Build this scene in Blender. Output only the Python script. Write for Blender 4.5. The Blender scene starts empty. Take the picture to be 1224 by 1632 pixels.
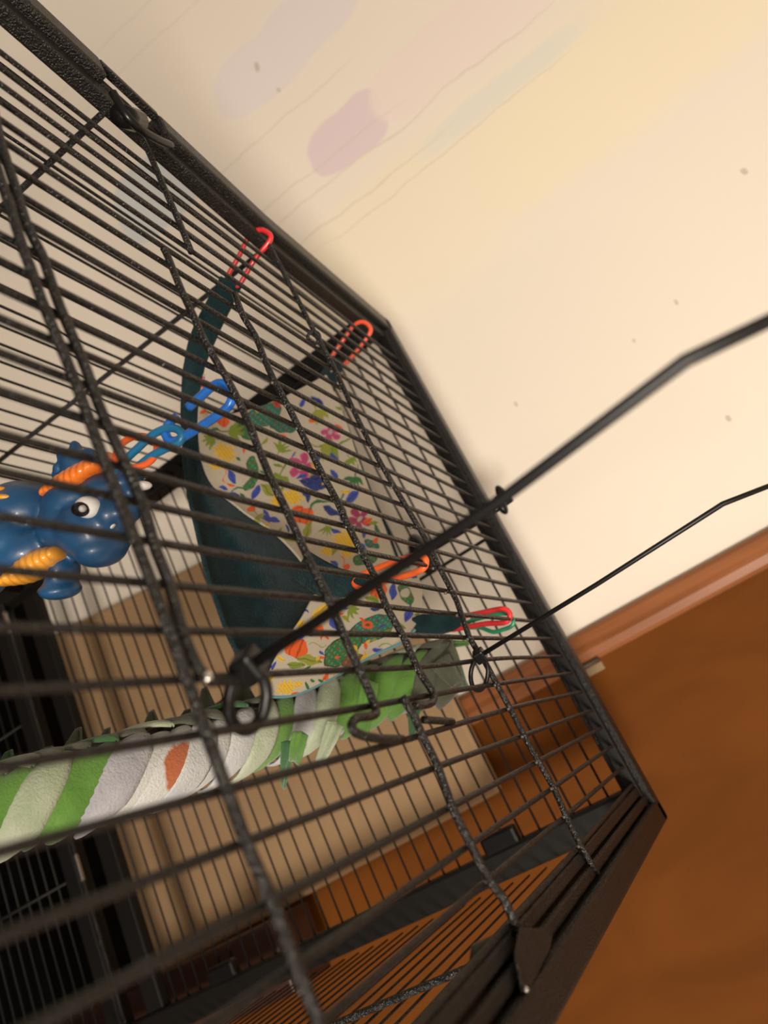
import bpy, bmesh, math, random
import numpy as np
from mathutils import Vector, Matrix
random.seed(7); RNG = np.random.default_rng(7)
scene = bpy.context.scene
COL = scene.collection

# ------------------------------------------------------------------ camera
CAM = np.array([-0.06275046946227196, -0.8347096062280024, 0.1747094728562206])
ROT = np.array([[0.423199700782779, 0.4277376926214382, 0.7987130145228979],
                [0.8389362697516011, 0.1479367719672363, -0.5237371924879722],
                [-0.34218116335157317, 0.8917147401556186, -0.29623786664868135]])
FPX = 1258.127
cam_data = bpy.data.cameras.new('camera'); cam = bpy.data.objects.new('camera', cam_data); COL.objects.link(cam)
cam_data.sensor_fit = 'VERTICAL'; cam_data.sensor_height = 36; cam_data.sensor_width = 27
cam_data.lens = FPX / 1632 * 36; cam_data.clip_start = 0.02
cm = Matrix.Identity(4)
for i in range(3):
    cm[i][0] = ROT[0][i]; cm[i][1] = -ROT[1][i]; cm[i][2] = -ROT[2][i]; cm[i][3] = CAM[i]
cam.matrix_world = cm
cam_data.dof.use_dof = True; cam_data.dof.focus_distance = 0.56; cam_data.dof.aperture_fstop = 6.0
scene.camera = cam
# ------------------------------------------------------------------ world, lights, exposure
w = bpy.data.worlds.new('world'); scene.world = w; w.use_nodes = True
w.node_tree.nodes['Background'].inputs[0].default_value = (1.0, 0.9, 0.78, 1); w.node_tree.nodes['Background'].inputs[1].default_value = 0.48
def area_light(name, loc, target, size, power, col):
    l = bpy.data.lights.new(name, 'AREA'); l.shape = 'DISK'; l.size = size; l.energy = power; l.color = col
    o = bpy.data.objects.new(name, l); COL.objects.link(o); o.location = loc
    o.rotation_euler = (Vector(target) - Vector(loc)).to_track_quat('-Z', 'Y').to_euler()
    return o
area_light('ceiling_lamp_light', (1.0, -2.70, 0.50), (-0.7, 0.2, 0.0), 0.60, 118, (1.0, 0.89, 0.77))
scene.view_settings.view_transform = 'Standard'; scene.view_settings.look = 'None'
scene.view_settings.gamma = 1; scene.view_settings.exposure = -0.20
scene.view_settings.use_curve_mapping = False

# ------------------------------------------------------------------ helpers
def at(x, y, ax, val):
    """the point where the sight line of photo pixel (x, y) meets the plane axis ax = val"""
    d = ROT.T @ np.array([(x - 612) / FPX, (y - 816) / FPX, 1.0])
    t = (val - CAM[ax]) / d[ax]
    return Vector(CAM + t * d)
def depth(p): return float((ROT @ (np.array(p) - CAM))[2])
RIGHT = Vector(ROT[0]); UP = -Vector(ROT[1]); FWD = Vector(ROT[2])

def link(name, me, parent=None, mat=None):
    o = bpy.data.objects.new(name, me); COL.objects.link(o)
    if mat is not None and not me.materials: me.materials.append(mat)
    if parent: o.parent = parent
    return o
def tag(o, label=None, cat=None, group=None, kind=None):
    for k, v in (('label', label), ('category', cat), ('group', group), ('kind', kind)):
        if v: o[k] = v
    return o
def empty(name, loc=(0, 0, 0)):
    o = bpy.data.objects.new(name, None); COL.objects.link(o); o.location = loc; o.empty_display_size = .02
    return o
def child(o, parent):
    o.parent = parent
    o.matrix_parent_inverse = Matrix.Translation(-Vector(parent.location))
    return o
def mesh_from(name, verts, faces, smooth=False):
    me = bpy.data.meshes.new(name); me.from_pydata([tuple(v) for v in verts], [], faces)
    if smooth: me.polygons.foreach_set('use_smooth', [True] * len(me.polygons))
    me.update(); return me
def tube_data(pts, r, sides=8, closed=False, flat=1.0):
    pts = [Vector(p) for p in pts]; n = len(pts); V = []; F = []
    up = None
    for i, p in enumerate(pts):
        if closed: t = pts[(i + 1) % n] - pts[i - 1]
        else: t = pts[min(i + 1, n - 1)] - pts[max(i - 1, 0)]
        t.normalize()
        if up is None:
            up = Vector((0, 0, 1)) if abs(t.z) < .9 else Vector((1, 0, 0))
        up = (up - t * up.dot(t)).normalized(); s = t.cross(up)
        rr = r[i] if isinstance(r, (list, tuple)) else r
        for k in range(sides):
            a = 2 * math.pi * k / sides
            V.append(p + up * math.cos(a) * rr + s * math.sin(a) * rr * flat)
    m = n if closed else n - 1
    for i in range(m):
        for k in range(sides):
            a = i * sides + k; b = i * sides + (k + 1) % sides
            c = ((i + 1) % n) * sides + (k + 1) % sides; d = ((i + 1) % n) * sides + k
            F.append((a, b, c, d))
    if not closed:
        F.append(tuple(range(sides))[::-1]); F.append(tuple(range((n - 1) * sides, n * sides)))
    return V, F
def tube(name, pts, r, mat, parent=None, sides=8, closed=False, smooth=True):
    V, F = tube_data(pts, r, sides, closed)
    me = mesh_from(name, V, F, smooth); me.materials.append(mat)
    o = link(name, me)
    if parent: child(o, parent)
    return o
def smoothline(pts, n=8, closed=False):
    P = [Vector(p) for p in pts]; out = []; N = len(P)
    rng = range(N) if closed else range(N - 1)
    for i in rng:
        p0 = P[i - 1] if (closed or i > 0) else P[0]; p1 = P[i]; p2 = P[(i + 1) % N]
        p3 = P[(i + 2) % N] if closed else P[min(i + 2, N - 1)]
        for k in range(n):
            t = k / n
            out.append(.5 * ((2 * p1) + (p2 - p0) * t + (2 * p0 - 5 * p1 + 4 * p2 - p3) * t * t + (3 * p1 - p0 - 3 * p2 + p3) * t ** 3))
    if not closed: out.append(P[-1])
    return out
def box_data(lo, hi):
    x0, y0, z0 = lo; x1, y1, z1 = hi
    V = [(x0, y0, z0), (x1, y0, z0), (x1, y1, z0), (x0, y1, z0), (x0, y0, z1), (x1, y0, z1), (x1, y1, z1), (x0, y1, z1)]
    F = [(0, 3, 2, 1), (4, 5, 6, 7), (0, 1, 5, 4), (1, 2, 6, 5), (2, 3, 7, 6), (3, 0, 4, 7)]
    return V, F
def bevel(o, w=.002, seg=2):
    m = o.modifiers.new('bevel', 'BEVEL'); m.width = w; m.segments = seg; m.limit_method = 'ANGLE'; return o
def box(name, lo, hi, mat, parent=None, bev=0.002):
    V, F = box_data(lo, hi)
    me = mesh_from(name, V, F); me.materials.append(mat)
    o = link(name, me)
    if parent: child(o, parent)
    if bev: bevel(o, bev)
    return o
def sweep_box(name, left, right, z0, z1, mat, parent=None, bev=.002):
    """a rail: two edge polylines (x, y) and bottom / top heights"""
    V = []; F = []
    for a, b in zip(left, right):
        V += [(a[0], a[1], z0), (b[0], b[1], z0), (b[0], b[1], z1), (a[0], a[1], z1)]
    n = len(left)
    for i in range(n - 1):
        for k in range(4):
            F.append((i * 4 + k, i * 4 + (k + 1) % 4, i * 4 + 4 + (k + 1) % 4, i * 4 + 4 + k))
    F.append((3, 2, 1, 0)); F.append(tuple((n - 1) * 4 + k for k in range(4)))
    me = mesh_from(name, V, F); me.materials.append(mat); o = link(name, me)
    bm = bmesh.new(); bm.from_mesh(me); bmesh.ops.recalc_face_normals(bm, faces=bm.faces); bm.to_mesh(me); bm.free()
    if parent: child(o, parent)
    if bev: bevel(o, bev)
    return o

# ------------------------------------------------------------------ materials
def mat(name, col, rough=.5, metal=0, bump=None, spec=.5, coat=0, var=None, sheen=0):
    m = bpy.data.materials.new(name); m.use_nodes = True; nt = m.node_tree; b = nt.nodes['Principled BSDF']
    b.inputs['Base Color'].default_value = (*col, 1); b.inputs['Roughness'].default_value = rough
    b.inputs['Metallic'].default_value = metal; b.inputs['Specular IOR Level'].default_value = spec
    b.inputs['Coat Weight'].default_value = coat; b.inputs['Sheen Weight'].default_value = sheen
    tc = nt.nodes.new('ShaderNodeTexCoord')
    if bump:
        sc, st, dist = bump
        n = nt.nodes.new('ShaderNodeTexNoise'); n.inputs['Scale'].default_value = sc; n.inputs['Detail'].default_value = 2
        bp = nt.nodes.new('ShaderNodeBump'); bp.inputs['Strength'].default_value = st; bp.inputs['Distance'].default_value = dist
        nt.links.new(tc.outputs['Object'], n.inputs['Vector']); nt.links.new(n.outputs['Fac'], bp.inputs['Height'])
        nt.links.new(bp.outputs['Normal'], b.inputs['Normal'])
    if var:
        sc, c2 = var
        n = nt.nodes.new('ShaderNodeTexNoise'); n.inputs['Scale'].default_value = sc; n.inputs['Detail'].default_value = 4
        r = nt.nodes.new('ShaderNodeValToRGB'); r.color_ramp.elements[0].position = .35; r.color_ramp.elements[1].position = .65
        r.color_ramp.elements[0].color = (*col, 1); r.color_ramp.elements[1].color = (*c2, 1)
        nt.links.new(tc.outputs['Object'], n.inputs['Vector']); nt.links.new(n.outputs['Fac'], r.inputs['Fac'])
        nt.links.new(r.outputs['Color'], b.inputs['Base Color'])
    return m
M_BLACK = mat('hammered_black', (.0085, .0072, .0062), .32, 0, (650, 1, .0018), .34)
M_WIRE = mat('coated_wire', (.0085, .0072, .0062), .27, 0, (560, 1, .0022), .42)
M_BLACKS = mat('smooth_black_coat', (.006, .0052, .0046), .5, 0, (300, .15, .0005), .2)
M_FARWIRE = mat('thin_black_wire', (.007, .006, .0055), .5, 0, None, .25)
M_PLASTIC = mat('black_plastic', (.004, .004, .004), .3, 0, None, .3)
M_STEEL = mat('bare_steel', (.6, .58, .55), .25, 1)
M_ROD = mat('black_rod', (.005, .0045, .0045), .38, 0, None, .3)
M_RED = mat('red_plastic', (.62, .025, .03), .28, 0, None, .5, .3)
M_ORED = mat('orange_red_plastic', (.80, .10, .04), .3, 0, None, .5, .3)
M_ORANGE = mat('orange_plastic', (.85, .13, .02), .3, 0, None, .5, .3)
M_GREEN = mat('green_plastic', (.02, .25, .12), .3)
M_BLUE = mat('blue_plastic', (.015, .16, .62), .25, 0, None, .5, .3)
M_TEALB = mat('teal_blue_plastic', (.01, .17, .36), .3, 0, None, .5, .3)
M_TOY = mat('toy_blue', (.006, .045, .115), .42, 0, (60, .25, .002), .5, .15, (35, (.008, .065, .165)))
M_TOYO = mat('toy_orange', (.85, .20, .02), .25, 0, None, .5, .4)
M_TOYY = mat('toy_amber', (.70, .30, .03), .3, 0, None, .5, .3)
M_WHITE = mat('toy_white', (.75, .75, .73), .25, 0, None, .5, .4)
M_PUPIL = mat('pupil_black', (.004, .004, .004), .2)
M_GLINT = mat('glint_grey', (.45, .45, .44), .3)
M_TEAL = mat('teal_fleece', (.008, .026, .031), .95, 0, (600, 1, .003), .1, 0, (70, (.014, .043, .049)), .10)
M_FLG = mat('green_fleece', (.085, .20, .032), .9, 0, (500, .7, .0015), .15, 0, (40, (.13, .28, .055)), .3)
M_FLD = mat('dark_green_fleece', (.05, .14, .05), .95, 0, (500, .7, .0015), .15, 0, None, .3)
M_FLK = mat('grey_green_fleece', (.085, .09, .06), .95, 0, (500, .7, .0015), .15, 0, (30, (.13, .135, .095)), .3)
M_FLC = mat('cream_fleece', (.44, .48, .37), .95, 0, (500, .7, .0015), .15, 0, (45, (.33, .39, .26)), .3)
M_FLW = mat('white_fleece', (.54, .55, .53), .95, 0, (500, .7, .0015), .15, 0, (30, (.42, .43, .46)), .3)
M_FLO = mat('white_fleece_orange_patch', (.54, .55, .53), .95, 0, (500, .7, .0015), .15, 0, None, .3)
def orange_patch():
    nt = M_FLO.node_tree; N = nt.nodes.new; L = nt.links.new; b = nt.nodes['Principled BSDF']
    tc = N('ShaderNodeTexCoord'); nz = N('ShaderNodeTexNoise'); nz.inputs['Scale'].default_value = 90; L(tc.outputs['Object'], nz.inputs['Vector'])
    mx0 = N('ShaderNodeMix'); mx0.data_type = 'VECTOR'; mx0.inputs['Factor'].default_value = .012
    L(tc.outputs['Object'], mx0.inputs[4]); L(nz.outputs['Color'], mx0.inputs[5])
    d = N('ShaderNodeVectorMath'); d.operation = 'DISTANCE'; L(mx0.outputs[1], d.inputs[0]); c = at(252, 1212, 1, -.40) - FWD * .0; d.inputs[1].default_value = c
    r = N('ShaderNodeValToRGB'); e = r.color_ramp.elements; mr = N('ShaderNodeMapRange'); mr.inputs[1].default_value = 0; mr.inputs[2].default_value = .04
    L(d.outputs['Value'], mr.inputs[0]); L(mr.outputs[0], r.inputs['Fac'])
    e[0].position = .40; e[0].color = (.42, .12, .045, 1); e[1].position = .48; e[1].color = (.54, .55, .53, 1)
    L(r.outputs['Color'], b.inputs['Base Color'])
orange_patch()
M_LAV = mat('lavender_grey_fleece', (.44, .44, .46), .95, 0, (500, .7, .0015), .15, 0, (30, (.30, .30, .35)), .3)
M_TAN = mat('tan_board', (.36, .235, .125), .6, 0, (20, .1, .001), .3, 0, (6, (.33, .21, .11)))
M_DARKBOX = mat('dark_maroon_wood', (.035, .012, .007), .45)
M_SACK = mat('grey_brown_sack', (.16, .12, .09), .6, 0, (30, .8, .006))
M_FLOORB = mat('black_sheet', (.001, .001, .001), .9, 0, None, .05)

def wood(name, c1, c2, scale=(1, 1, 1), rough=.4):
    m = bpy.data.materials.new(name); m.use_nodes = True; nt = m.node_tree; b = nt.nodes['Principled BSDF']
    tc = nt.nodes.new('ShaderNodeTexCoord'); mp = nt.nodes.new('ShaderNodeMapping'); mp.inputs['Scale'].default_value = scale
    n = nt.nodes.new('ShaderNodeTexNoise'); n.inputs['Scale'].default_value = 5; n.inputs['Detail'].default_value = 6; n.inputs['Distortion'].default_value = .8
    r = nt.nodes.new('ShaderNodeValToRGB'); r.color_ramp.elements[0].position = .3; r.color_ramp.elements[1].position = .72
    r.color_ramp.elements[0].color = (*c1, 1); r.color_ramp.elements[1].color = (*c2, 1)
    nt.links.new(tc.outputs['Object'], mp.inputs['Vector']); nt.links.new(mp.outputs[0], n.inputs['Vector'])
    nt.links.new(n.outputs['Fac'], r.inputs['Fac']); nt.links.new(r.outputs['Color'], b.inputs['Base Color'])
    b.inputs['Roughness'].default_value = rough; b.inputs['Specular IOR Level'].default_value = .12 if rough > .6 else .35
    return m
M_DOOR = wood('door_wood', (.105, .031, .003), (.14, .043, .005), (2.5, 1, .9), .75)
M_CASING = wood('casing_wood', (.19, .065, .02), (.31, .115, .042), (9, 9, .7), .33)
M_FLOOR = wood('floor_wood', (.10, .045, .02), (.16, .07, .03), (1, 6, 1), .5)
M_PLAIN = mat('plain_paint', (.60, .52, .42), .8)

# mural paint: cream wall with pastel patches (flat paint with a shape of its own)
WY = 0.25
def mural():
    m = bpy.data.materials.new('mural_paint'); m.use_nodes = True; nt = m.node_tree; b = nt.nodes['Principled BSDF']
    b.inputs['Roughness'].default_value = .75
    N = nt.nodes.new; L = nt.links.new
    tc = N('ShaderNodeTexCoord'); sx = N('ShaderNodeSeparateXYZ')
    nz = N('ShaderNodeTexNoise'); nz.inputs['Scale'].default_value = 7; nz.inputs['Detail'].default_value = 3
    L(tc.outputs['Object'], nz.inputs['Vector'])
    sub = N('ShaderNodeVectorMath'); sub.operation = 'SUBTRACT'; sub.inputs[1].default_value = (.5, .5, .5); L(nz.outputs['Color'], sub.inputs[0])
    sc = N('ShaderNodeVectorMath'); sc.operation = 'SCALE'; sc.inputs['Scale'].default_value = .05; L(sub.outputs[0], sc.inputs[0])
    ad = N('ShaderNodeVectorMath'); ad.operation = 'ADD'; L(tc.outputs['Object'], ad.inputs[0]); L(sc.outputs[0], ad.inputs[1])
    L(ad.outputs[0], sx.inputs[0])
    cur = None
    base = N('ShaderNodeRGB'); base.outputs[0].default_value = (.78, .71, .605, 1); cur = base.outputs[0]
    def mathn(op, a, bb, c=None):
        n = N('ShaderNodeMath'); n.operation = op
        for i, v in enumerate((a, bb, c)):
            if v is None: continue
            if isinstance(v, (int, float)): n.inputs[i].default_value = v
            else: L(v, n.inputs[i])
        return n.outputs[0]
    def blob(px, py, rx, rz, col, soft=.25, strength=1.0, rot=0):
        nonlocal cur
        c = at(px, py, 1, WY)
        dx = mathn('SUBTRACT', sx.outputs[0], c.x); dz = mathn('SUBTRACT', sx.outputs[2], c.z)
        if rot:
            ca, sa = math.cos(rot), math.sin(rot)
            dx, dz = (mathn('ADD', mathn('MULTIPLY', dx, ca), mathn('MULTIPLY', dz, sa)),
                      mathn('SUBTRACT', mathn('MULTIPLY', dz, ca), mathn('MULTIPLY', dx, sa)))
        e = mathn('ADD', mathn('POWER', mathn('ABSOLUTE', mathn('DIVIDE', dx, rx), 0), 3), mathn('POWER', mathn('ABSOLUTE', mathn('DIVIDE', dz, rz), 0), 3))
        mr = N('ShaderNodeMapRange'); mr.interpolation_type = 'SMOOTHSTEP'; L(e, mr.inputs[0])
        mr.inputs[1].default_value = 1 - soft; mr.inputs[2].default_value = 1 + soft; mr.inputs[3].default_value = strength; mr.inputs[4].default_value = 0
        mx = N('ShaderNodeMix'); mx.data_type = 'RGBA'; L(mr.outputs[0], mx.inputs['Factor']); L(cur, mx.inputs['A']); mx.inputs['B'].default_value = (*col, 1)
        cur = mx.outputs['Result']
    blob(800, 230, .11, .42, (.81, .725, .55), .6, .9)           # yellow field
    blob(1000, 120, .09, .26, (.82, .73, .54), .8, .8)
    blob(620, 420, .12, .22, (.81, .725, .565), .8, .7)
    blob(552, 216, .058, .078, (.71, .585, .60), .10, 1)         # lilac patch
    blob(495, 20, .075, .10, (.73, .66, .65), .25, .9)           # pale lilac field
    blob(420, 105, .070, .11, (.74, .67, .655), .25, .9)
    blob(690, 90, .060, .13, (.79, .68, .61), .2, .9)            # blush patch
    blob(780, 30, .060, .13, (.79, .69, .62), .25, .8)
    blob(800, 140, .025, .15, (.68, .68, .63), .8, .6)           # grey blue smear
    blob(250, 305, .085, .10, (.55, .60, .62), .2, .75)          # pale blue patch seen through the wires
    # drips and hair cracks running down the wall
    for px, py, ln, wd in ((240, 70, .25, .0016), (200, 40, .3, .0016), (470, 300, .22, .002), (640, 200, .3, .002), (420, 220, .2, .002), (700, 250, .25, .0015), (560, 330, .2, .0016)):
        blob(px, py, wd, ln, (.60, .53, .42), .6, .6)
    for px, py, r in ((1078, 487, .004), (1190, 275, .006), (1165, 660, .005), (818, 650, .004), (1010, 545, .003), (410, 103, .008), (447, 135, .006)):
        blob(px, py, r, r * .6, (.45, .38, .30), .6, .7)
    L(cur, b.inputs['Base Color'])
    return m
M_MURAL = mural()
M_CEILP = mat('ceiling_paint', (.75, .70, .62), .9)

# ------------------------------------------------------------------ the setting
FZ = -1.45
def struct(name, lo, hi, m, bev=0):
    return tag(box(name, lo, hi, m, None, bev), kind='structure')
struct('floor', (-3.2, -3.0, FZ - .05), (1.9, .30, FZ), M_FLOOR)
struct('ceiling', (-3.2, -3.0, 1.05), (1.9, .30, 1.10), M_CEILP)
struct('wall_back', (-3.2, WY, FZ), (-.14, WY + .05, 1.05), M_MURAL)
struct('wall_back_upper', (-.14, WY, .62), (.66, WY + .05, 1.05), M_MURAL)['label'] = 'wall above the door'
struct('wall_back_right', (.66, WY, FZ), (1.9, WY + .05, 1.05), M_MURAL)['label'] = 'wall right of the door'
struct('door_1', (-.1395, WY - .004, FZ + .01), (.65, WY + .03, .61), M_DOOR, .002)
def casing(name, x0, x1, z0, z1, side):
    # moulded profile swept upward: rounded outer bead, cove, thin inner lip
    prof = [(0, 0), (0, .012), (.006, .017), (.014, .018), (.019, .013), (.026, .0145), (.036, .011), (.040, .007), (.042, 0)]
    wd = x1 - x0; V = []; F = []
    for z in (z0, z1):
        for u, d in prof:
            uu = u / .042 * wd
            V.append((x0 + uu if side > 0 else x1 - uu, WY - d, z))
    n = len(prof)
    for i in range(n - 1): F.append((i, i + 1, n + i + 1, n + i))
    F.append(tuple(range(n))); F.append(tuple(range(n, 2 * n)))
    me = mesh_from(name, V, F); me.materials.append(M_CASING)
    o = link(name, me); return tag(o, kind='structure')
casing('trim_1', -.178, -.136, FZ, .66, 1)
casing('trim_2', .645, .69, FZ, .66, -1)
struct('trim_3', (-.178, WY - .016, .615), (.69, WY, .665), M_CASING, .004)
struct('baseboard_back', (-3.2, WY - .012, FZ), (-.178, WY, FZ + .09), M_CASING, .003)
hp = at(940, 1052, 1, WY - .01)
hinge = box('door_hinge', (-.140, WY - .008, hp.z - .035), (-.122, WY - .002, hp.z + .012), mat('aged_brass', (.32, .22, .12), .4, .6), None, .001)
tube('hinge_pin', [(-.136, WY - .012, hp.z - .035), (-.136, WY - .012, hp.z + .012)], .004, mat('dark_brass', (.06, .035, .02), .5), hinge)
tag(hinge, kind='structure'); hinge['label'] = 'small metal hinge at the door edge'

# tan board leaning behind the cage
tb = tag(empty('tan_board', (-.3, .21, -.872)), 'tall plain tan board standing against the wall behind the cage', 'board')
tl, tr, ttop = -.565, -.046, -.203
def tanboard():
    a = at(330, 893, 1, .215); b_ = at(50, 1030, 1, .215); r0 = at(797, 1262, 1, .215); r1 = at(240, 1560, 1, .215); t0 = at(729, 1112, 1, .215)
    def ext(p, q, z): t = (z - p.z) / (q.z - p.z); return p.x + (q.x - p.x) * t
    zt = (t0.z + r0.z) / 2
    zb = -.872
    xs = (ext(a, b_, zt), ext(a, b_, zb), ext(r0, r1, zb), ext(r0, r1, zt))
    zs = (zt, zb, zb, zt); V = []
    for y in (.206, .228):
        for x, z in zip(xs, zs): V.append((x, y, z))
    F = [(0, 1, 2, 3), (7, 6, 5, 4), (0, 4, 5, 1), (1, 5, 6, 2), (2, 6, 7, 3), (3, 7, 4, 0)]
    me = mesh_from('panel', V, F); me.materials.append(M_TAN); o = link('panel', me); child(o, tb); bevel(o, .007, 4)
    bm = bmesh.new(); bm.from_mesh(me); bmesh.ops.recalc_face_normals(bm, faces=bm.faces); bm.to_mesh(me); bm.free()
tanboard()
bc = tag(empty('black_cabinet', (-.37, .15, FZ)), 'low black cabinet seen through the lower bars of the cage', 'cabinet')
box('cabinet_body', (-.72, .06, FZ), (-.04, .236, -.892), M_FLOORB, bc, .003)
box('cabinet_top', (-.73, .05, -.892), (-.034, .237, -.873), M_FLOORB, bc, .003)
db = box('dark_block', (-.03, .10, FZ), (.06, .195, -.53), M_DARKBOX, None, .004)  # plain dark maroon block filling an area whose content is unclear
tag(db, 'dark maroon wooden crate filling an unclear dark area between cage and door', 'block')

# ------------------------------------------------------------------ the cage
cage = tag(empty('wire_pet_cage', (-.3, -.4, FZ)), 'tall black hammered metal wire pet cage with see-through bars on every side', 'cage')
XL, XR = -.612, .030
YN = -.86

# ceiling panel ------------------------------------------------
OBS = {  # where each long ceiling wire (k) crosses the far rail and the cross bars, in photo pixels
 'E': {0:(1005,1253),1:(993,1222),2:(977,1188),3:(958,1160),4:(943,1132),5:(925,1103),6:(909,1073),7:(894,1046),8:(879,1018),10:(849,962),11:(838,939),12:(823,915)},
 'A': {0:(925,1347),1:(902,1300),2:(882,1255),3:(858,1213),4:(835,1172),5:(813,1128),6:(792,1090),7:(772,1050),8:(748,1017),9:(731,979),10:(713,943),11:(693,904),12:(673,872),13:(658,839),15:(626,775),16:(608,745),17:(593,711),18:(578,683),19:(563,651),20:(546,621),21:(531,590)},
 'B': {1:(778,1402),2:(750,1345),3:(720,1285),4:(700,1220),5:(673,1172),6:(691,1106),7:(666,1066),8:(641,1011),9:(618,968),10:(598,920),11:(576,879),12:(555,838),13:(537,797),14:(515,757),15:(495,718),16:(476,681),17:(458,645),18:(437,608),19:(421,571)},
 'C': {6:(598,1125),7:(572,1065),8:(548,1010),9:(523,954),10:(511,908),11:(488,861),12:(465,819),13:(445,770),14:(428,725)},
 'F': {2:(476,1537),3:(441,1432),4:(385,1345),5:(353,1261),6:(320,1170),7:(293,1083),8:(268,1005),9:(243,931),10:(210,858)}}
ceil_panel = tag(tube('ceiling_panel', [(XL + .035, .006, -.004), (XR - .012, .006, -.004)], .004, M_BLACK), None)
child(ceil_panel, cage)
ceil_wires = []
for k in range(0, 28):
    pts = []
    offs = []
    for st in 'EABCF':
        if k in OBS[st]:
            p = at(*OBS[st][k], 2, 0.0)
            offs.append((p.y, p.x + .02 * k))
    offs = [(y, max(-.004, min(.004, d))) for y, d in offs]
    offs.sort()
    def off(y):
        if not offs: return 0.0
        if y <= offs[0][0]: return offs[0][1]
        if y >= offs[-1][0]: return offs[-1][1]
        for (a, da), (b, dd) in zip(offs, offs[1:]):
            if a <= y <= b: return da + (dd - da) * (y - a) / max(b - a, 1e-6)
    ys = [.008, -.06, -.13, -.2, -.26, -.33, -.40, -.48, -.56, -.64, -.74, YN]
    for y in ys:
        s = sum(off(y + e) for e in (-.05, 0, .05)) / 3
        pts.append((-.02 * k + s, y, 0))
    o = tube('long_wire', smoothline(pts, 3), .0018, M_WIRE, None, 8)
    o.parent = ceil_panel; ceil_wires.append(o)

def polyz(px, z=.0042): return [at(x, y, 2, z) for x, y in px]
def cross(px, r=.0023, z=.0040, n=2, ends=None):
    o = tube('cross_wire', smoothline(polyz(px, z), n), r, M_WIRE, None, 10); o.parent = ceil_panel; return o
cross([(428,388),(438,408),(476,480),(503,533),(531,583),(563,653),(593,713),(621,763),(655,820),(685,871),(701,906),(728,958),(748,1016),(770,1050),(791,1089),(813,1129),(835,1172),(858,1213),(882,1255),(902,1300),(925,1347),(952,1394)])
cross([(374,468),(388,505),(407,535),(421,571),(437,607),(458,645),(476,681),(495,718),(515,758),(536,796),(555,838),(576,879),(597,918),(617,969),(641,1011),(666,1066),(684,1094),(691,1108),(689,1119),(680,1123),(661,1125)])
cross([(641,1110),(652,1128),(661,1143),(675,1176),(698,1222),(720,1285),(750,1345),(778,1401),(803,1433),(829,1492)])
cross([(260,395),(267,408),(290,465),(310,507),(328,548),(360,600),(387,653),(408,705),(431,761),(453,806),(478,861),(499,906),(519,945),(534,978),(548,1013),(571,1063),(589,1103),(599,1131),(597,1139),(585,1142),(569,1144),(560,1155),(567,1168),(590,1175),(615,1178),(641,1178)])
cross([(196,178),(217,203),(240,249),(267,312),(284,350),(305,402)])
cross([(-14,150),(0,223),(25,300),(43,360),(66,404),(80,445),(95,488),(115,535),(137,588),(156,642),(177,690),(200,740),(230,812),(248,876),(267,922),(287,996),(307,1049),(328,1081),(345,1084),(400,1083)], .0024)
cross([(-26,200),(0,283),(20,343),(38,400),(50,430),(65,475),(95,548),(117,601),(143,671),(167,738),(198,816),(228,893),(256,967),(284,1046),(307,1108),(347,1218),(367,1274),(387,1331),(408,1380),(438,1448),(460,1507),(480,1560),(509,1632),(530,1690)], .0024)
cross([(675,1147),(690,1148),(721,1150)], .0022, .002)
tip = box('wire_end_cap', (0, 0, 0), (.004, .004, .004), M_STEEL, None, .001)
tp = at(329, 1080, 2, .006); tip.location = tp - Vector((.002, .002, .002)); tip.parent = ceil_panel

# weld points: small shiny beads where the wires cross
def bead_mesh():
    bm = bmesh.new(); bmesh.ops.create_icosphere(bm, subdivisions=2, radius=.0016); me = bpy.data.meshes.new('weld_bead'); bm.to_mesh(me); bm.free()
    me.materials.append(mat('bright_weld', (.10, .09, .08), .12, .3)); me.polygons.foreach_set('use_smooth', [True] * len(me.polygons)); return me
BEAD = bead_mesh()
# joined into one small-scale part
def beads():
    bm = bmesh.new()
    for st in 'AB':
        for k, (px, py) in OBS[st].items():
            p = at(px - 3, py + 2, 2, .003)
            r = bmesh.ops.create_icosphere(bm, subdivisions=1, radius=.0014)
            bmesh.ops.translate(bm, verts=r['verts'], vec=p)
    me = bpy.data.meshes.new('weld_beads'); bm.to_mesh(me); bm.free(); me.materials.append(BEAD.materials[0])
    me.polygons.foreach_set('use_smooth', [True] * len(me.polygons))
    o = link('weld_beads', me); o.parent = ceil_panel; o['kind'] = 'stuff'
beads()

# ceiling rails (square tubes) ----------------------------------
def edge(px, z): 
    return [(p.x, p.y) for p in (at(x, y, 2, z) for x, y in px)]
def resample(line, ys):
    line = sorted(line, key=lambda p: p[1]); out = []
    for y in ys:
        if y <= line[0][1]:
            a, b = line[0], line[1]
        elif y >= line[-1][1]: a, b = line[-2], line[-1]
        else:
            for a, b in zip(line, line[1:]):
                if a[1] <= y <= b[1]: break
        t = (y - a[1]) / (b[1] - a[1]); out.append((a[0] + (b[0] - a[0]) * t, y))
    return out
YS = [.03, -.05, -.15, -.25, -.35, -.45, -.55, -.7, YN]
o1 = resample([(-.612, .03), (-.612, -.26), (-.625, -.36), (-.642, -.495)], YS)
i1 = [(x + .022, y) for x, y in o1]
i2 = [(x + .036, y) for x, y in o1]
ya, yb = at(182, 140, 2, .009).y, at(272, 222, 2, .009).y
def part_of(line, lo, hi):
    ys = sorted({lo, hi} | {y for _, y in line if lo < y < hi}); return resample(line, ys)
sweep_box('left_top_rail', part_of(o1, yb, .03), part_of(i1, yb, .03), -.016, .009, M_BLACK, cage, .003)
sweep_box('left_top_rail', part_of(o1, YN, ya), part_of(i1, YN, ya), -.016, .009, M_BLACK, cage, .003)
sl = part_of(o1, ya, yb)
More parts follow.
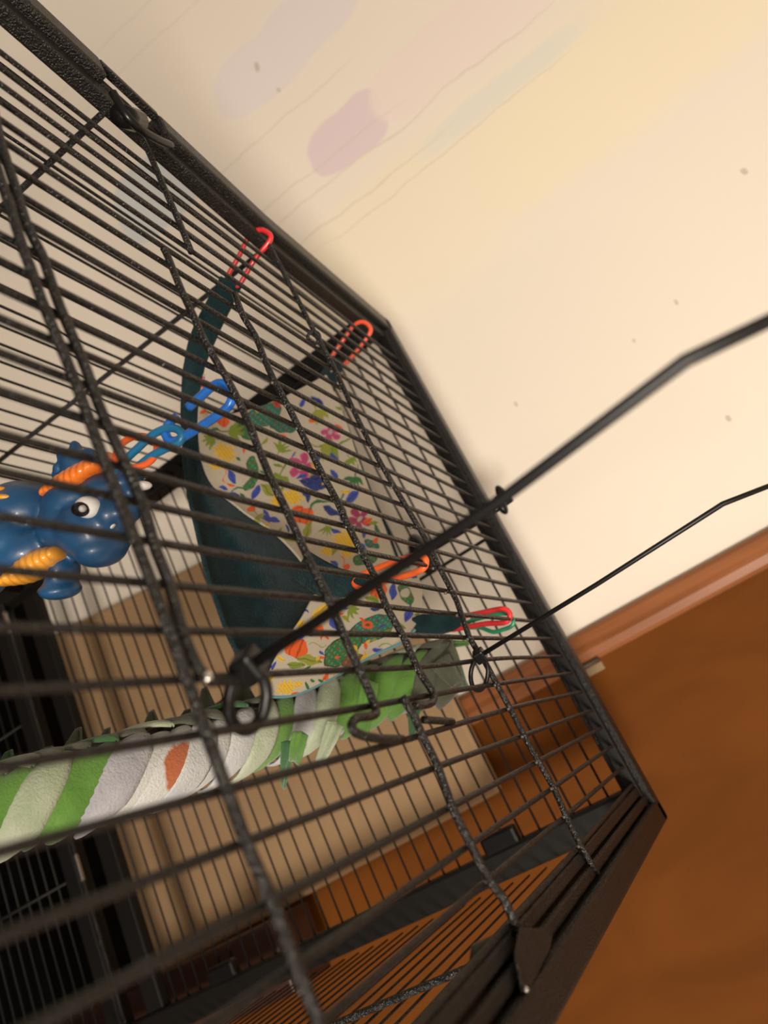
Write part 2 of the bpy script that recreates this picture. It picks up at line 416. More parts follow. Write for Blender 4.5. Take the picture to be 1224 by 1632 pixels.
sweep_box('slot_outer_strip', sl, [(x + .0055, y) for x, y in sl], .002, .0088, M_BLACK, cage, .001)
sweep_box('slot_inner_strip', [(x + .013, y) for x, y in sl], [(x + .022, y) for x, y in sl], -.004, .002, M_BLACK, cage, .001)
sweep_box('left_inner_flange', i1, i2, -.012, .001, M_BLACK, cage, .002)
ro = [(.044, y) for y in YS]; ri = [(.0235, y) for y in YS]
sweep_box('right_top_rail', ri, ro, -.016, .009, M_BLACK, cage, .003)
sweep_box('right_inner_flange', [(.003, y) for y in YS], [(.0115, y) for y in YS], -.012, .002, M_BLACK, cage, .002)
sweep_box('right_middle_flange', [(.0135, y) for y in YS], [(.0215, y) for y in YS], -.012, .004, M_BLACK, cage, .002)
box('far_top_rail', (-.612, .012, -.016), (.044, .034, .009), M_BLACK, cage, .003)
box('far_inner_flange', (-.588, .001, -.010), (.026, .011, .003), M_BLACKS, cage, .002)
box('near_top_rail', (-.66, YN - .02, -.016), (.044, YN, .009), M_BLACK, cage, .003)

# far panel -----------------------------------------------------
far = box('far_panel', (-.59, .012, -.685), (.02, .028, -.655), M_BLACKS, cage, .003)       # its lower rail
def far_wires():
    V, F = tube_data([(-.60, .018, 0), (.02, .018, 0)], .0013, 6)
    me = mesh_from('wire', V, F, True); me.materials.append(M_FARWIRE)
    z = -.032
    while z > -.65:
        o = link('wire', me); o.location = (0, 0, z); o.parent = far; z -= .0202
    z = -.775
    while z > -1.2:
        o = link('wire', me); o.location = (0, 0, z); o.parent = far; z -= .0202
far_wires()
for px in (((665, 924), (778, 860)),):
    a = at(*px[0], 1, .015); b_ = at(*px[1], 1, .015); x = (a.x + b_.x) / 2
    o = tube('cross_wire', [(x, .0145, -.01), (x, .0145, -.66)], .0020, M_FARWIRE); o.parent = far
for x in (-.19, -.42):
    o = tube('cross_wire', [(x, .0145, -.745), (x, .0145, -1.2)], .0020, M_FARWIRE); o.parent = far
box('middle_rail', (-.61, .006, -.748), (.03, .030, -.722), M_BLACKS, cage, .003)
box('middle_strip', (-.60, .002, -.716), (.02, .005, -.711), M_WIRE, cage, .001)
for x0_ in (-.585, -.215):
    box('strip_highlight', (x0_, .0005, -.7165), (x0_ + .035, .0055, -.7105), M_STEEL, cage, .001)  # short bright pieces stand in for shiny reflections along the strip
box('far_left_post', (-.628, .006, FZ), (-.597, .034, -.012), M_BLACKS, cage, .004)
box('far_right_post', (.002, .006, FZ), (.032, .034, -.012), M_BLACKS, cage, .004)
box('near_left_post', (-.66, YN - .02, FZ), (-.63, YN, -.012), M_BLACKS, cage, .004)
box('near_right_post', (.010, YN - .02, FZ), (.044, YN, -.012), M_BLACKS, cage, .004)
box('base_tray', (-.62, YN, -1.20), (.03, .02, -1.17), M_BLACKS, cage, .004)

# left panel ----------------------------------------------------
leftp = tube('left_panel', [(-.600, .0, -.668), (-.600, YN, -.668)], .006, M_BLACK); child(leftp, cage)
V, F = tube_data([(-.604, .006, 0), (-.604, YN, 0)], .0015, 6)
me = mesh_from('wire', V, F, True); me.materials.append(M_WIRE)
for i in range(32):
    o = link('wire', me); o.location = (0, 0, -.030 - .0202 * i); o.parent = leftp
for y in (-.445, -.225):
    o = tube('cross_wire', [(-.600, y, -.008), (-.600, y - .015, -.66)], .0026, M_WIRE); o.parent = leftp
# right panel ---------------------------------------------------
rightp = tube('right_panel', [(.036, .0, -.668), (.036, YN, -.668)], .006, M_BLACK); child(rightp, cage)
V, F = tube_data([(.036, .006, 0), (.036, YN, 0)], .0010, 6)
me = mesh_from('wire', V, F, True); me.materials.append(M_WIRE)
for i in range(32):
    o = link('wire', me); o.location = (0, 0, -.040 - .0202 * i); o.parent = rightp
for y in (-.318, -.435):
    o = tube('cross_wire', [(.032, y, -.012), (.032, y, -.66)], .0026, M_WIRE); o.parent = rightp
# latches on the far right post
for n_, (px, py) in enumerate(((808, 1362), (365, 1575))):
    p = at(px, py, 1, .0)
    lt = box('latch_box', (-.016, -.008, p.z - .020), (.003, .006, p.z + .022), M_PLASTIC, cage, .004)
# corner bracket at the near right rail: pointed plate and its bolt
def plate():
    px = [(829, 1478), (862, 1478), (882, 1490), (878, 1512), (842, 1584), (834, 1580), (822, 1520)]
    top = [at(x, y, 2, .008) for x, y in px]; V = top + [p - Vector((0, 0, .0018)) for p in top]; n = len(px)
    F = [tuple(range(n)), tuple(range(2 * n - 1, n - 1, -1))] + [(i, n + i, n + (i + 1) % n, (i + 1) % n) for i in range(n)]
    me = mesh_from('corner_plate', V, F); me.materials.append(M_BLACK); o = link('corner_plate', me); child(o, cage); bevel(o, .0008)
    bm = bmesh.new(); bm.from_mesh(me); bmesh.ops.recalc_face_normals(bm, faces=bm.faces); bm.to_mesh(me); bm.free()
    p = at(800, 1535, 2, -.012)
    k = tube('latch_knob', [p + Vector((0, 0, -.016)), p + Vector((0, 0, -.010)), p + Vector((0, 0, .006)), p + Vector((0, 0, .010))], [.006, .013, .013, .008], M_PLASTIC, None, 20); child(k, cage)
    q = at(838, 1577, 2, .0095)
    bm = bmesh.new(); bmesh.ops.create_uvsphere(bm, u_segments=12, v_segments=8, radius=.0014); me = bpy.data.meshes.new('bolt'); bm.to_mesh(me); bm.free(); me.materials.append(M_STEEL)
    s = link('bolt', me); s.location = q; child(s, cage)
plate()
cp = at(1056, 1306, 2, .006)
cc = box('corner_cap', (cp.x - .0035, cp.y - .003, .003), (cp.x + .001, cp.y + .002, .008), M_WHITE, cage, .001)
# sliding hook on the left rail, with the slot beside it
def lefthook():
    pts = [at(x, y, 2, .012) for x, y in ((180, 148), (190, 165), (203, 186), (222, 205), (250, 222), (272, 232))]
    child(tube('rail_hook', smoothline(pts, 4), .0032, M_PLASTIC, None, 8), cage)
    p = at(208, 190, 2, .008); child(tube('hook_collar', [p + Vector((-.008, .012, 0)), p + Vector((.008, -.014, 0))], .008, M_PLASTIC, None, 10), cage)
lefthook()
# small wire loop on the second cross wire
p = at(500, 538, 2, .004)
lp = [p + RIGHT * .0052 * math.cos(t) + UP * .0052 * math.sin(t) for t in np.linspace(0, 2 * math.pi, 17)[:-1]]
o = tube('wire_loop', lp, .0016, M_WIRE, None, 8, True); o.parent = ceil_panel

# strap with knobs hooked over the far rail
st = tag(empty('rail_bracket', (-.326, .04, .0)), 'blurred black bracket hooked over the far top rail with a knob behind', 'bracket')
child(tube('bracket_bar', [(-.330, .050, .028), (-.330, .058, -.01), (-.334, .060, -.125)], .005, M_PLASTIC, None, 10), st)
for (x, y, z, r) in ((-.338, .044, .022, .008), (-.322, .030, .018, .008), (-.330, .052, -.010, .012), (-.334, .066, -.105, .019)):
    bm = bmesh.new(); bmesh.ops.create_icosphere(bm, subdivisions=3, radius=r)
    for v in bm.verts: v.co.x *= 1.5; v.co.z *= .7
    me = bpy.data.meshes.new('knob'); bm.to_mesh(me); bm.free(); me.materials.append(M_PLASTIC); me.polygons.foreach_set('use_smooth', [True] * len(me.polygons))
    k = link('knob', me); k.location = (x, y, z); child(k, st)

# ------------------------------------------------------------------ upright wire rods with ring hooks
def rod(label, foot, pix, x, r, ring_c, ring_rx, ring_ry, rr, nut):
    f = at(*foot, 2, .008); e = tag(empty('hook_rod', f), label, 'rod', 'hook rods on the cage top')
    pts = [f] + [at(px, py, 0, x) for px, py in pix]
    # extend beyond the frame the way it goes
    pts.append(pts[-1] + (pts[-1] - pts[-2]).normalized() * .12)
    child(tube('rod', pts, r, M_ROD, None, 10), e)
    n = box('square_nut', (-nut, -nut, -nut * .9), (nut, nut, nut * .9), M_PLASTIC, None, nut * .3); n.location = f; n.rotation_euler = (0, 0, .6); child(n, e)
    c = at(*ring_c, 2, 0.0); dd = depth(c) / FPX
    lo = []
    ax = (RIGHT * math.cos(-.12) + UP * math.sin(.12)); ay = UP
    for t in np.linspace(0, 2 * math.pi, 29)[:-1]:
        lo.append(c + ax * ring_rx * dd * math.cos(t) + ay * ring_ry * dd * math.sin(t) + FWD * .004 * math.cos(t))
    child(tube('ring', lo, rr, M_ROD, None, 10, True), e)
rod('thick blurred black rod rising from the ring hook nearer the toy', (397, 1062), [(800, 795), (1092, 575), (1224, 512)], -.145, .0024, (395, 1115), 28, 48, .0026, .0062)
rod('thin sharp black rod rising from the smaller ring hook near the far rail', (765, 1045), [(950, 932), (1152, 803), (1224, 775)], -.145, .0017, (764, 1074), 15, 26, .0017, .0046)

# ------------------------------------------------------------------ plastic clips and chain
def clip(name, label, px, y, r, m, closed=True, cat='clip', group='plastic clips holding the hammock', dy=None, parent=None):
    P = []
    for i, (a, b_) in enumerate(px):
        P.append(at(a, b_, 1, y if dy is None else y + dy[i]))
    o = tube(name, smoothline(P, 5, closed), r, m, None, 12, closed)
    if parent: return child(o, parent)
    if label: tag(o, label, cat, group)
    return o
clip('plastic_clip', 'red clip holding the left hammock strap beside the left rail', [(431,382),(424,369),(410,367),(397,376),(380,410),(363,440),(364,452),(374,458),(383,452),(405,415)], -.270, .0024, M_RED)
clip('plastic_clip', 'orange-red clip holding the farthest hammock strap near the corner', [(590,530),(586,517),(575,513),(562,521),(545,545),(527,572),(530,584),(545,584),(568,560)], -.066, .0024, M_ORED)
clip('plastic_clip', 'bright orange clip half hidden behind the blurred rod', [(679,896),(674,887),(660,886),(630,895),(590,910),(568,921),(566,932),(585,938),(612,926),(645,918),(672,908)], -.276, .0026, M_ORANGE)
clip('plastic_clip', 'red clip holding the right hammock strap near the far rail', [(813,981),(808,972),(795,971),(765,977),(728,985),(713,994),(718,1003),(745,999),(775,994),(805,992)], -.122, .0025, M_RED)
clip('plastic_clip', 'green clip just behind the right red clip', [(818,990),(812,980),(800,978),(770,984),(745,992),(742,1000),(765,1000),(785,1007),(800,1004),(815,998)], -.112, .0020, M_GREEN)
G = 'toy chain links'
clip('chain_link', 'large blue plastic link hooked over the ceiling wires', [(300,650),(322,630),(337,617),(350,611),(364,616),(370,632),(362,650),(335,670),(300,692),(280,703),(268,700),(264,686),(272,672),(282,664)], -.46, .0029, M_BLUE, False, 'chain', G)
clip('chain_link', 'teal-blue plastic link between blue link and orange ring', [(290,694),(282,684),(265,683),(245,692),(222,712),(196,737),(186,752),(196,758),(214,748),(240,728),(262,716),(284,706)], -.462, .0026, M_TEALB, True, 'chain', G)
clip('chain_link', 'orange plastic ring on top of the dinosaur toy', [(250,712),(244,701),(228,695),(208,698),(192,710),(185,726),(192,740),(210,745),(232,740),(246,728)], -.465, .0022, M_ORANGE, True, 'chain', G, dy=[.008,.01,.01,.004,-.004,-.008,-.01,-.006,0,.004])

# ------------------------------------------------------------------ dinosaur toy
toy = tag(empty('dinosaur_toy', at(120, 880, 1, -.46)), 'blue rubber horned dinosaur toy with orange frill hanging from the chain', 'toy')
TY = -.46
def ell(bm, px, py, rx, ry, ang=0, rd=None, off=0):
    """ellipsoid: photo centre, radii in photo pixels, angle in degrees, radius and offset (m) along the sight line"""
    c = at(px, py, 1, TY); k = depth(c) / FPX; c = c + FWD * off
    rd = (rx + ry) / 2 * k if rd is None else rd
    a = math.radians(ang); ux = RIGHT * math.cos(a) + UP * math.sin(a); uy = -RIGHT * math.sin(a) + UP * math.cos(a)
    r = bmesh.ops.create_icosphere(bm, subdivisions=3, radius=1)
    for v in r['verts']:
        q = v.co.copy(); v.co = c + ux * q.x * rx * k + uy * q.y * ry * k + FWD * q.z * rd
def blobmesh(name, els, m, voxel=.0018, sm=8, parent=toy, remesh=True):
    bm = bmesh.new()
    for e in els: ell(bm, *e)
    me = bpy.data.meshes.new(name); bm.to_mesh(me); bm.free(); me.materials.append(m)
    me.polygons.foreach_set('use_smooth', [True] * len(me.polygons))
    o = link(name, me); child(o, parent)
    if remesh:
        r = o.modifiers.new('r', 'REMESH'); r.mode = 'VOXEL'; r.voxel_size = voxel; r.use_smooth_shade = True
        s = o.modifiers.new('s', 'SMOOTH'); s.iterations = sm; s.factor = .5
    return o
body = blobmesh('body', [
    (150, 845, 62, 52, -10, .026), (112, 838, 50, 45, 0, .026), (182, 820, 34, 34, 0, .020), (205, 815, 20, 18, -20, .014),
    (160, 875, 42, 30, 8, .022), (138, 868, 28, 26, 0, .020), (125, 795, 60, 34, 18, .024), (170, 782, 38, 30, 0, .022),
    (205, 770, 22, 22, 0, .018), (222, 757, 10, 8, 20, .008), (215, 800, 16, 22, 0, .010),
    (40, 815, 62, 48, 0, .030, .006), (-20, 830, 70, 60, 0, .034, .006), (20, 790, 40, 24, 15, .026, .006),
    (50, 880, 62, 40, 20, .026), (-10, 880, 60, 50, 0, .028), (30, 865, 40, 38, 40, .024, -.006),
    (100, 905, 26, 30, 20, .015), (94, 925, 20, 24, 0, .014), (96, 940, 34, 16, 6, .016), (-25, 905, 40, 50, 0, .02)], M_TOY, .002, 6)
blobmesh('frill', [(120, 745, 26, 34, 25, .010, .004), (118, 715, 9, 15, 20, .006, .004), (100, 728, 12, 16, 40, .006, .004), (92, 745, 12, 10, 20, .006, .004),
    (138, 730, 14, 18, 10, .008, .004), (100, 770, 24, 20, 30, .010, .004), (160, 750, 22, 26, 0, .012, .006), (86, 757, 8, 6, 0, .005, .004)], M_TOY, .0013, 4)
fr = []
for i, t in enumerate(np.linspace(0, 1, 11)):
    fr.append((84 + 92 * t, 782 - 46 * t + 5 * math.sin(3.1 * t), 13, 5 + 17 * math.sin(.15 + t * 2.3), 42 - 70 * t, .006 + .012 * math.sin(.3 + t * 2.2), -.008))
blobmesh('orange_frill_band', fr, M_TOYO, .0009, 5)
am = []
for i, t in enumerate(np.linspace(0, 1, 9)):
    am.append((26 + 78 * t, 922 - 42 * t, 13, 6 + 18 * math.sin(.2 + t * 2.5), 24, .017, -.010))
blobmesh('amber_neck_band', am, M_TOYY, .0010, 6)
blobmesh('eye', [(160, 809, 21, 18, -5, .010, -.020)], M_WHITE, remesh=False)
blobmesh('pupil', [(156, 812, 14, 11.5, -5, .004, -.0292)], M_PUPIL, remesh=False)
blobmesh('eye_glint', [(162, 811, 5.5, 5.5, 0, .003, -.0322)], M_GLINT, remesh=False)
blobmesh('horn', [(228, 774, 16, 8, 0, .006, -.002), (218, 776, 12, 9, 0, .007, 0)], M_WHITE, .001, 3)
blobmesh('horn', [(218, 757, 11, 6, 10, .005, -.010)], M_TOY, .001, 3)
for (x, y, a) in ((14, 782, 8), (30, 793, -2)):
    blobmesh('back_stripe', [(x, y, 17, 5, a, .006, -.020)], M_TOYY, remesh=False)
blobmesh('tooth', [(193, 838, 5, 2.2, 50, .003, -.0150)], M_WHITE, remesh=False)

# ------------------------------------------------------------------ hammock
ham = tag(empty('pet_hammock', (-.40, -.19, -.2)), 'hanging pet hammock of teal fleece lined with a floral chameleon print', 'hammock')
def patch(name, rows, nu, nv, m, bulge=None, thick=.0015, paint=None):
    """rows of control points (px, py, y); Catmull surface through them, each vertex set where its sight line meets its own depth"""
    R = np.array(rows, float)
    def cat(A, n):
        N = len(A); out = []
        for q in np.linspace(0, N - 1, n):
            i = min(int(q), N - 2); t = q - i
            p0 = A[max(i - 1, 0)]; p1 = A[i]; p2 = A[i + 1]; p3 = A[min(i + 2, N - 1)]
            out.append(.5 * (2 * p1 + (p2 - p0) * t + (2 * p0 - 5 * p1 + 4 * p2 - p3) * t * t + (3 * p1 - p0 - 3 * p2 + p3) * t ** 3))
        return np.array(out)
    G = cat(R, nv); G = np.stack([cat(G[i], nu) for i in range(nv)])       # nv, nu, 3
    if bulge is not None:
        u = np.linspace(0, 1, nu)[None]; v = np.linspace(0, 1, nv)[:, None]; G[..., 2] += bulge(u, v)
    D = np.stack([(G[..., 0] - 612) / FPX, (G[..., 1] - 816) / FPX, np.ones(G.shape[:2])], -1) @ ROT
    t = (G[..., 2] - CAM[1]) / D[..., 1]; P = CAM + t[..., None] * D
    idx = np.arange(nu * nv).reshape(nv, nu)
    F = np.stack([idx[:-1, :-1], idx[:-1, 1:], idx[1:, 1:], idx[1:, :-1]], -1).reshape(-1, 4)
    me = bpy.data.meshes.new(name); me.from_pydata(P.reshape(-1, 3).tolist(), [], F.tolist())
    me.polygons.foreach_set('use_smooth', [True] * len(me.polygons)); me.materials.append(m)
    if paint is not None:
        c = paint(G[..., 0], G[..., 1]); ca = me.color_attributes.new('print', 'FLOAT_COLOR', 'POINT')
        ca.data.foreach_set('color', np.concatenate([c, np.ones(c.shape[:2] + (1,))], -1).astype(np.float32).ravel())
    o = link(name, me); child(o, ham)
    s = o.modifiers.new('s', 'SOLIDIFY'); s.thickness = thick; s.offset = 0
    return o, P

m = bpy.data.materials.new('floral_print'); m.use_nodes = True; nt = m.node_tree; b = nt.nodes['Principled BSDF']
va = nt.nodes.new('ShaderNodeVertexColor'); va.layer_name = 'print'; nt.links.new(va.outputs['Color'], b.inputs['Base Color']); b.inputs['Roughness'].default_value = .8
M_PRINT = m
def lin(r, g, b): return np.array([((c / 255) ** 2.2) for c in (r, g, b)])
C_BASE = lin(184, 175, 158); NAVY = lin(40, 55, 120); BLUE = lin(55, 75, 165); PINK = lin(196, 78, 130); DPINK = lin(160, 60, 100); OLIVE = lin(140, 145, 60)
LEAF = lin(118, 138, 50); YEL = lin(222, 180, 60); ORG = lin(218, 90, 40); TEALC = lin(45, 110, 95); GRN = lin(50, 105, 65); BRN = lin(110, 75, 55); RED = lin(190, 55, 50)
def painter(motifs, seed):
    def f(X, Y):
        out = np.empty(X.shape + (3,)); out[:] = C_BASE
        rg = np.random.default_rng(seed)
        W = 2.0 * np.sin(X * .23 + 1.3 * np.sin(Y * .19)) + 1.4 * np.sin(Y * .31 + X * .11)
        Xw = X + .6 * W; Yw = Y + .5 * np.sin(X * .27 + Y * .17) * 2
        def put(mask, col, a=1.0):
            out[mask] = out[mask] * (1 - a) + col * a
        for mt in motifs:
            k, x, y, s, ang, col = mt[:6]
            dx = Xw - x; dy = Yw - y; ca, sa = math.cos(math.radians(ang)), math.sin(math.radians(ang))
            u = (dx * ca + dy * sa) / s; v = (-dx * sa + dy * ca) / s
            if k == 'leaf':      # pointed leaf with midrib
                inside = (np.abs(u) < 1) & (np.abs(v) < .42 * (1 - u * u))
                put(inside, col); put(inside & (np.abs(v) < .05), col * .5)
            elif k == 'flower':
                r = np.hypot(u, v); th = np.arctan2(v, u)
                put(r < .35 + .65 * np.abs(np.cos(2.5 * th + .4)) ** .8, col); put((r < 1) & (r < .35 + .65 * np.abs(np.cos(2.5 * th + .4)) ** 3) , col * .75); put(r < .25, C_BASE * .8)
            elif k == 'fan':     # fan of narrow leaves
                for q in (-60, -30, 0, 30, 60):
                    c2, s2 = math.cos(math.radians(q)), math.sin(math.radians(q)); uu = u * c2 + v * s2 - .5; vv = -u * s2 + v * c2
                    put((np.abs(uu) < .5) & (np.abs(vv) < .13 * (1 - (uu * 2) ** 2)), col)
                put((np.abs(v) < .04) & (u < 0) & (u > -1), col * .7)
            elif k == 'body':    # mottled creature body
                inside = (u * u + (v / .5) ** 2) < 1
                put(inside, col); put(inside & (np.sin(X * .7) * np.sin(Y * .6 + X * .2) > .35), col * 1.5 + .03); put(inside & (np.sin(X * .35 + 2) * np.sin(Y * .5) > .6), BRN)
                put(inside & ((u * u + (v / .5) ** 2) > .85), col * .4)
            elif k == 'bloom':   # shaggy blossom
                r = np.hypot(u, v * 1.3); th = np.arctan2(v, u)
                put(r < .75 + .2 * np.sin(th * 11), col); put((r < .7) & (np.sin(X * 1.1 + Y * .4) * np.sin(Y * 1.2) > .5), col * .65)
            elif k == 'dot': put((u * u + v * v) < 1, col)
            elif k == 'stem': put((np.abs(u) < 1) & (np.abs(v - .25 * np.sin(u * 3)) < .07), col)
            elif k == 'tulip':
                r = np.hypot(u, v * 1.2); put((r < 1) & (v > -.75), col); put((r < 1) & (np.abs(np.abs(u) - .33) < .06), col * .5)
        for q in range(150):
            xx = rg.uniform(X.min(), X.max()); yy = rg.uniform(Y.min(), Y.max()); ss = rg.uniform(5, 9); an = rg.uniform(0, 180)
            if min((xx - t[1]) ** 2 + (yy - t[2]) ** 2 for t in motifs) < 12 ** 2: continue
            cc = (LEAF, OLIVE, BLUE, YEL, GRN, ORG)[rg.integers(6)]
            ca, sa = math.cos(an), math.sin(an); u = ((Xw - xx) * ca + (Yw - yy) * sa) / ss; v = (-(Xw - xx) * sa + (Yw - yy) * ca) / ss
            put((np.abs(u) < 1) & (np.abs(v) < .4 * (1 - u * u)), cc); put((np.abs(u) < 1) & (np.abs(v) < .05), cc * .5)
        fleck = (np.sin(X * .9 + 2 * np.sin(Y * .21)) * np.sin(Y * .83 + 1.7 * np.sin(X * .17)) > .93); put(fleck, OLIVE, .7)
        return np.clip(out, 0, 1)
    return f
MOT1 = [('body', 418, 664, 34, -25, TEALC), ('dot', 441, 645, 6, 0, RED), ('dot', 441, 645, 2.5, 0, BRN), ('body', 392, 688, 22, 40, GRN), ('body', 450, 680, 22, 10, TEALC * .7), ('tulip', 354, 672, 11, 20, ORG),
 ('fan', 365, 690, 26, 10, LEAF), ('fan', 340, 700, 20, 170, LEAF), ('bloom', 357, 722, 22, 30, YEL), ('bloom', 345, 742, 13, 0, YEL), ('stem', 358, 757, 14, 80, ORG), ('leaf', 369, 761, 13, 70, BLUE), ('leaf', 407, 785, 14, -60, BLUE),
 ('leaf', 424, 824, 12, 70, BLUE), ('leaf', 434, 830, 12, 10, BLUE), ('body', 402, 745, 18, 80, GRN), ('body', 400, 770, 16, 130, GRN), ('stem', 385, 778, 20, 140, GRN), ('fan', 445, 720, 18, -60, LEAF), ('fan', 447, 757, 26, 110, LEAF), ('leaf', 425, 782, 14, 50, OLIVE), ('leaf', 438, 765, 11, 80, LEAF),
 ('flower', 480, 745, 23, 10, PINK), ('leaf', 500, 772, 25, 10, NAVY), ('leaf', 503, 765, 20, -30, NAVY), ('leaf', 488, 790, 13, 70, NAVY), ('leaf', 532, 757, 10, 60, BLUE), ('flower', 527, 690, 17, 50, PINK),
 ('fan', 505, 655, 24, 60, OLIVE), ('fan', 535, 712, 28, 150, LEAF), ('fan', 512, 715, 22, 20, OLIVE), ('bloom', 465, 792, 20, 10, YEL), ('bloom', 440, 800, 13, 0, YEL), ('tulip', 484, 823, 17, 10, ORG), ('leaf', 470, 815, 14, -30, ORG), ('leaf', 490, 845, 16, 110, OLIVE),
 ('leaf', 505, 640, 12, 40, NAVY), ('leaf', 482, 642, 10, 100, BLUE), ('leaf', 560, 793, 14, -50, BLUE), ('leaf', 526, 815, 16, 30, NAVY), ('leaf', 545, 820, 13, 100, NAVY), ('flower', 572, 828, 20, 30, DPINK), ('stem', 520, 800, 30, -30, GRN), ('fan', 520, 840, 16, 90, LEAF),
 ('bloom', 548, 862, 24, -10, YEL), ('bloom', 520, 880, 13, 0, YEL), ('bloom', 552, 880, 15, 0, YEL), ('leaf', 532, 902, 10, 60, BLUE), ('stem', 548, 900, 13, 60, ORG), ('dot', 552, 905, 5, 0, ORG), ('body', 592, 868, 13, 20, TEALC), ('dot', 597, 862, 5, 0, ORG), ('body', 580, 892, 20, -10, GRN),
 ('fan', 565, 760, 20, 100, GRN), ('fan', 556, 730, 16, 60, LEAF), ('dot', 400, 812, 6, 0, ORG), ('fan', 408, 822, 16, 60, OLIVE), ('leaf', 372, 790, 8, 0, BLUE), ('leaf', 580, 850, 10, 90, BLUE), ('flower', 326, 610, 12, 10, PINK), ('leaf', 330, 640, 10, 60, YEL), ('leaf', 460, 860, 12, 20, OLIVE), ('leaf', 600, 845, 10, 60, GRN)]
MOT2 = [('body', 592, 1002, 40, -22, TEALC), ('body', 545, 1035, 38, -40, GRN), ('dot', 585, 996, 7, 0, ORG), ('dot', 585, 996, 3, 0, BRN), ('body', 560, 1052, 20, -20, BRN), ('tulip', 470, 1032, 20, 20, ORG), ('stem', 505, 1028, 14, 0, OLIVE), ('leaf', 492, 1052, 20, 10, OLIVE), ('leaf', 470, 1060, 14, 0, LEAF),
 ('leaf', 508, 975, 18, -40, YEL), ('leaf', 532, 994, 16, 60, BLUE), ('dot', 508, 1002, 7, 0, ORG), ('leaf', 545, 962, 12, 50, BLUE), ('fan', 555, 970, 18, 30, LEAF), ('tulip', 602, 942, 14, 0, ORG), ('leaf', 625, 942, 15, 100, BLUE), ('leaf', 592, 955, 12, 20, LEAF),
 ('body', 646, 948, 18, 60, GRN), ('dot', 644, 946, 7, 0, C_BASE), ('leaf', 650, 978, 15, 110, BLUE), ('leaf', 598, 970, 10, 0, NAVY), ('leaf', 600, 1035, 9, 0, BLUE), ('stem', 620, 1028, 16, -10, LEAF), ('leaf', 435, 1062, 8, 110, BLUE), ('leaf', 450, 1018, 10, 130, BLUE), ('leaf', 478, 995, 8, 130, YEL), ('bloom', 455, 1096, 18, -10, YEL), ('bloom', 475, 1090, 9, 0, YEL), ('leaf', 430, 1080, 9, 110, YEL)]
# print side, upper part
P1 = [[(325, 596), (330, 660), (392, 655), (450, 634), (520, 598)],
      [(315, 680), (362, 716), (425, 700), (480, 680), (547, 660)],
      [(330, 760), (400, 770), (455, 752), (520, 740), (568, 725)],
      [(383, 812), (430, 820), (490, 810), (550, 800), (592, 792)],
      [(438, 850), (480, 860), (530, 860), (580, 855), (614, 845)],
      [(484, 900), (520, 905), (560, 903), (600, 897), (630, 890)],
      [(500, 942), (540, 945), (580, 938), (620, 922), (655, 908)]]
ycol = [-.270, -.235, -.19, -.14, -.100]
P1 = [[(x, y, ycol[j]) for j, (x, y) in enumerate(r)] for r in P1]
patch('printed_lining', P1, 280, 320, M_PRINT, None, .002, painter(MOT1, 1))
P2 = [[(500, 948), (550, 940), (600, 930), (640, 918), (664, 912)],
      [(480, 985), (530, 975), (590, 968), (640, 952), (672, 945)],
      [(456, 1020), (510, 1015), (570, 1000), (620, 990), (668, 978)],
      [(433, 1060), (490, 1060), (550, 1045), (610, 1020), (658, 1003)],
      [(418, 1108), (468, 1106), (524, 1081), (580, 1050), (640, 1022)]]
yc2 = [-.285, -.26, -.22, -.17, -.13]
P2 = [[(x, y, ycol[j] - .012 * i * (1 + .12 * j)) for j, (x, y) in enumerate(r)] for i, r in enumerate(P2)]
patch('printed_pocket', P2, 240, 200, M_PRINT, None, .002, painter(MOT2, 2))
# teal fleece side
T = [[(352, 440), (385, 458)], [(305, 530), (345, 530)], [(290, 610), (324, 598)], [(289, 690), (316, 680)], [(300, 780), (331, 762)], [(315, 850), (385, 814)],
     [(330, 915), (440, 852)], [(345, 960), (486, 902)], [(360, 1003), (502, 944)], [(375, 1035), (482, 985)], [(393, 1058), (457, 1020)], [(413, 1085), (434, 1060)]]
T = [[(a[0] + (b_[0] - a[0]) * s, a[1] + (b_[1] - a[1]) * s, -.280 + .012 * s) for s in (0, .25, .5, .75, 1)] for a, b_ in T]
def bul(u, v): return .055 * np.sin(np.pi * u) * np.clip(np.sin(np.pi * np.clip((v - .3) / .7, 0, 1)), 0, 1)
patch('fleece_side', T, 60, 140, M_TEAL, bul, .004)
def strap(pts, wid, name='strap', m=M_TEAL, th=.0022):
    P = smoothline([at(x, y, 1, d) for x, y, d in pts], 6); n = len(P); V = []; F = []; S = 10
    for i, p in enumerate(P):
        t = (P[min(i + 1, n - 1)] - P[max(i - 1, 0)]).normalized(); s = t.cross(FWD).normalized(); k = depth(p) / FPX
        q = i / (n - 1) * (len(wid) - 1); a = min(int(q), len(wid) - 2); wv = (wid[a] + (wid[a + 1] - wid[a]) * (q - a)) * k
        for j in range(S):
            an = 2 * math.pi * j / S; V.append(p + s * wv * math.cos(an) + FWD * th * 1.6 * math.sin(an))
    for i in range(n - 1):
        for j in range(S): F.append((i * S + j, i * S + (j + 1) % S, (i + 1) * S + (j + 1) % S, (i + 1) * S + j))
    F.append(tuple(range(S))[::-1]); F.append(tuple(range((n - 1) * S, n * S)))
    me = mesh_from(name, V, F, True); me.materials.append(m); o = link(name, me); child(o, ham); return o
strap([(374, 446, -.27), (352, 485, -.27), (327, 535, -.272), (308, 590, -.274), (302, 650, -.276)], [15, 18, 19, 17, 13])
strap([(540, 572, -.066), (522, 605, -.08), (512, 632, -.095)], [12, 16, 20])
strap([(592, 928, -.276), (560, 930, -.275), (520, 925, -.274), (478, 900, -.272)], [9, 20, 28, 26])
strap([(735, 992, -.122), (705, 995, -.13), (675, 998, -.14), (652, 1004, -.148)], [9, 16, 20, 14])
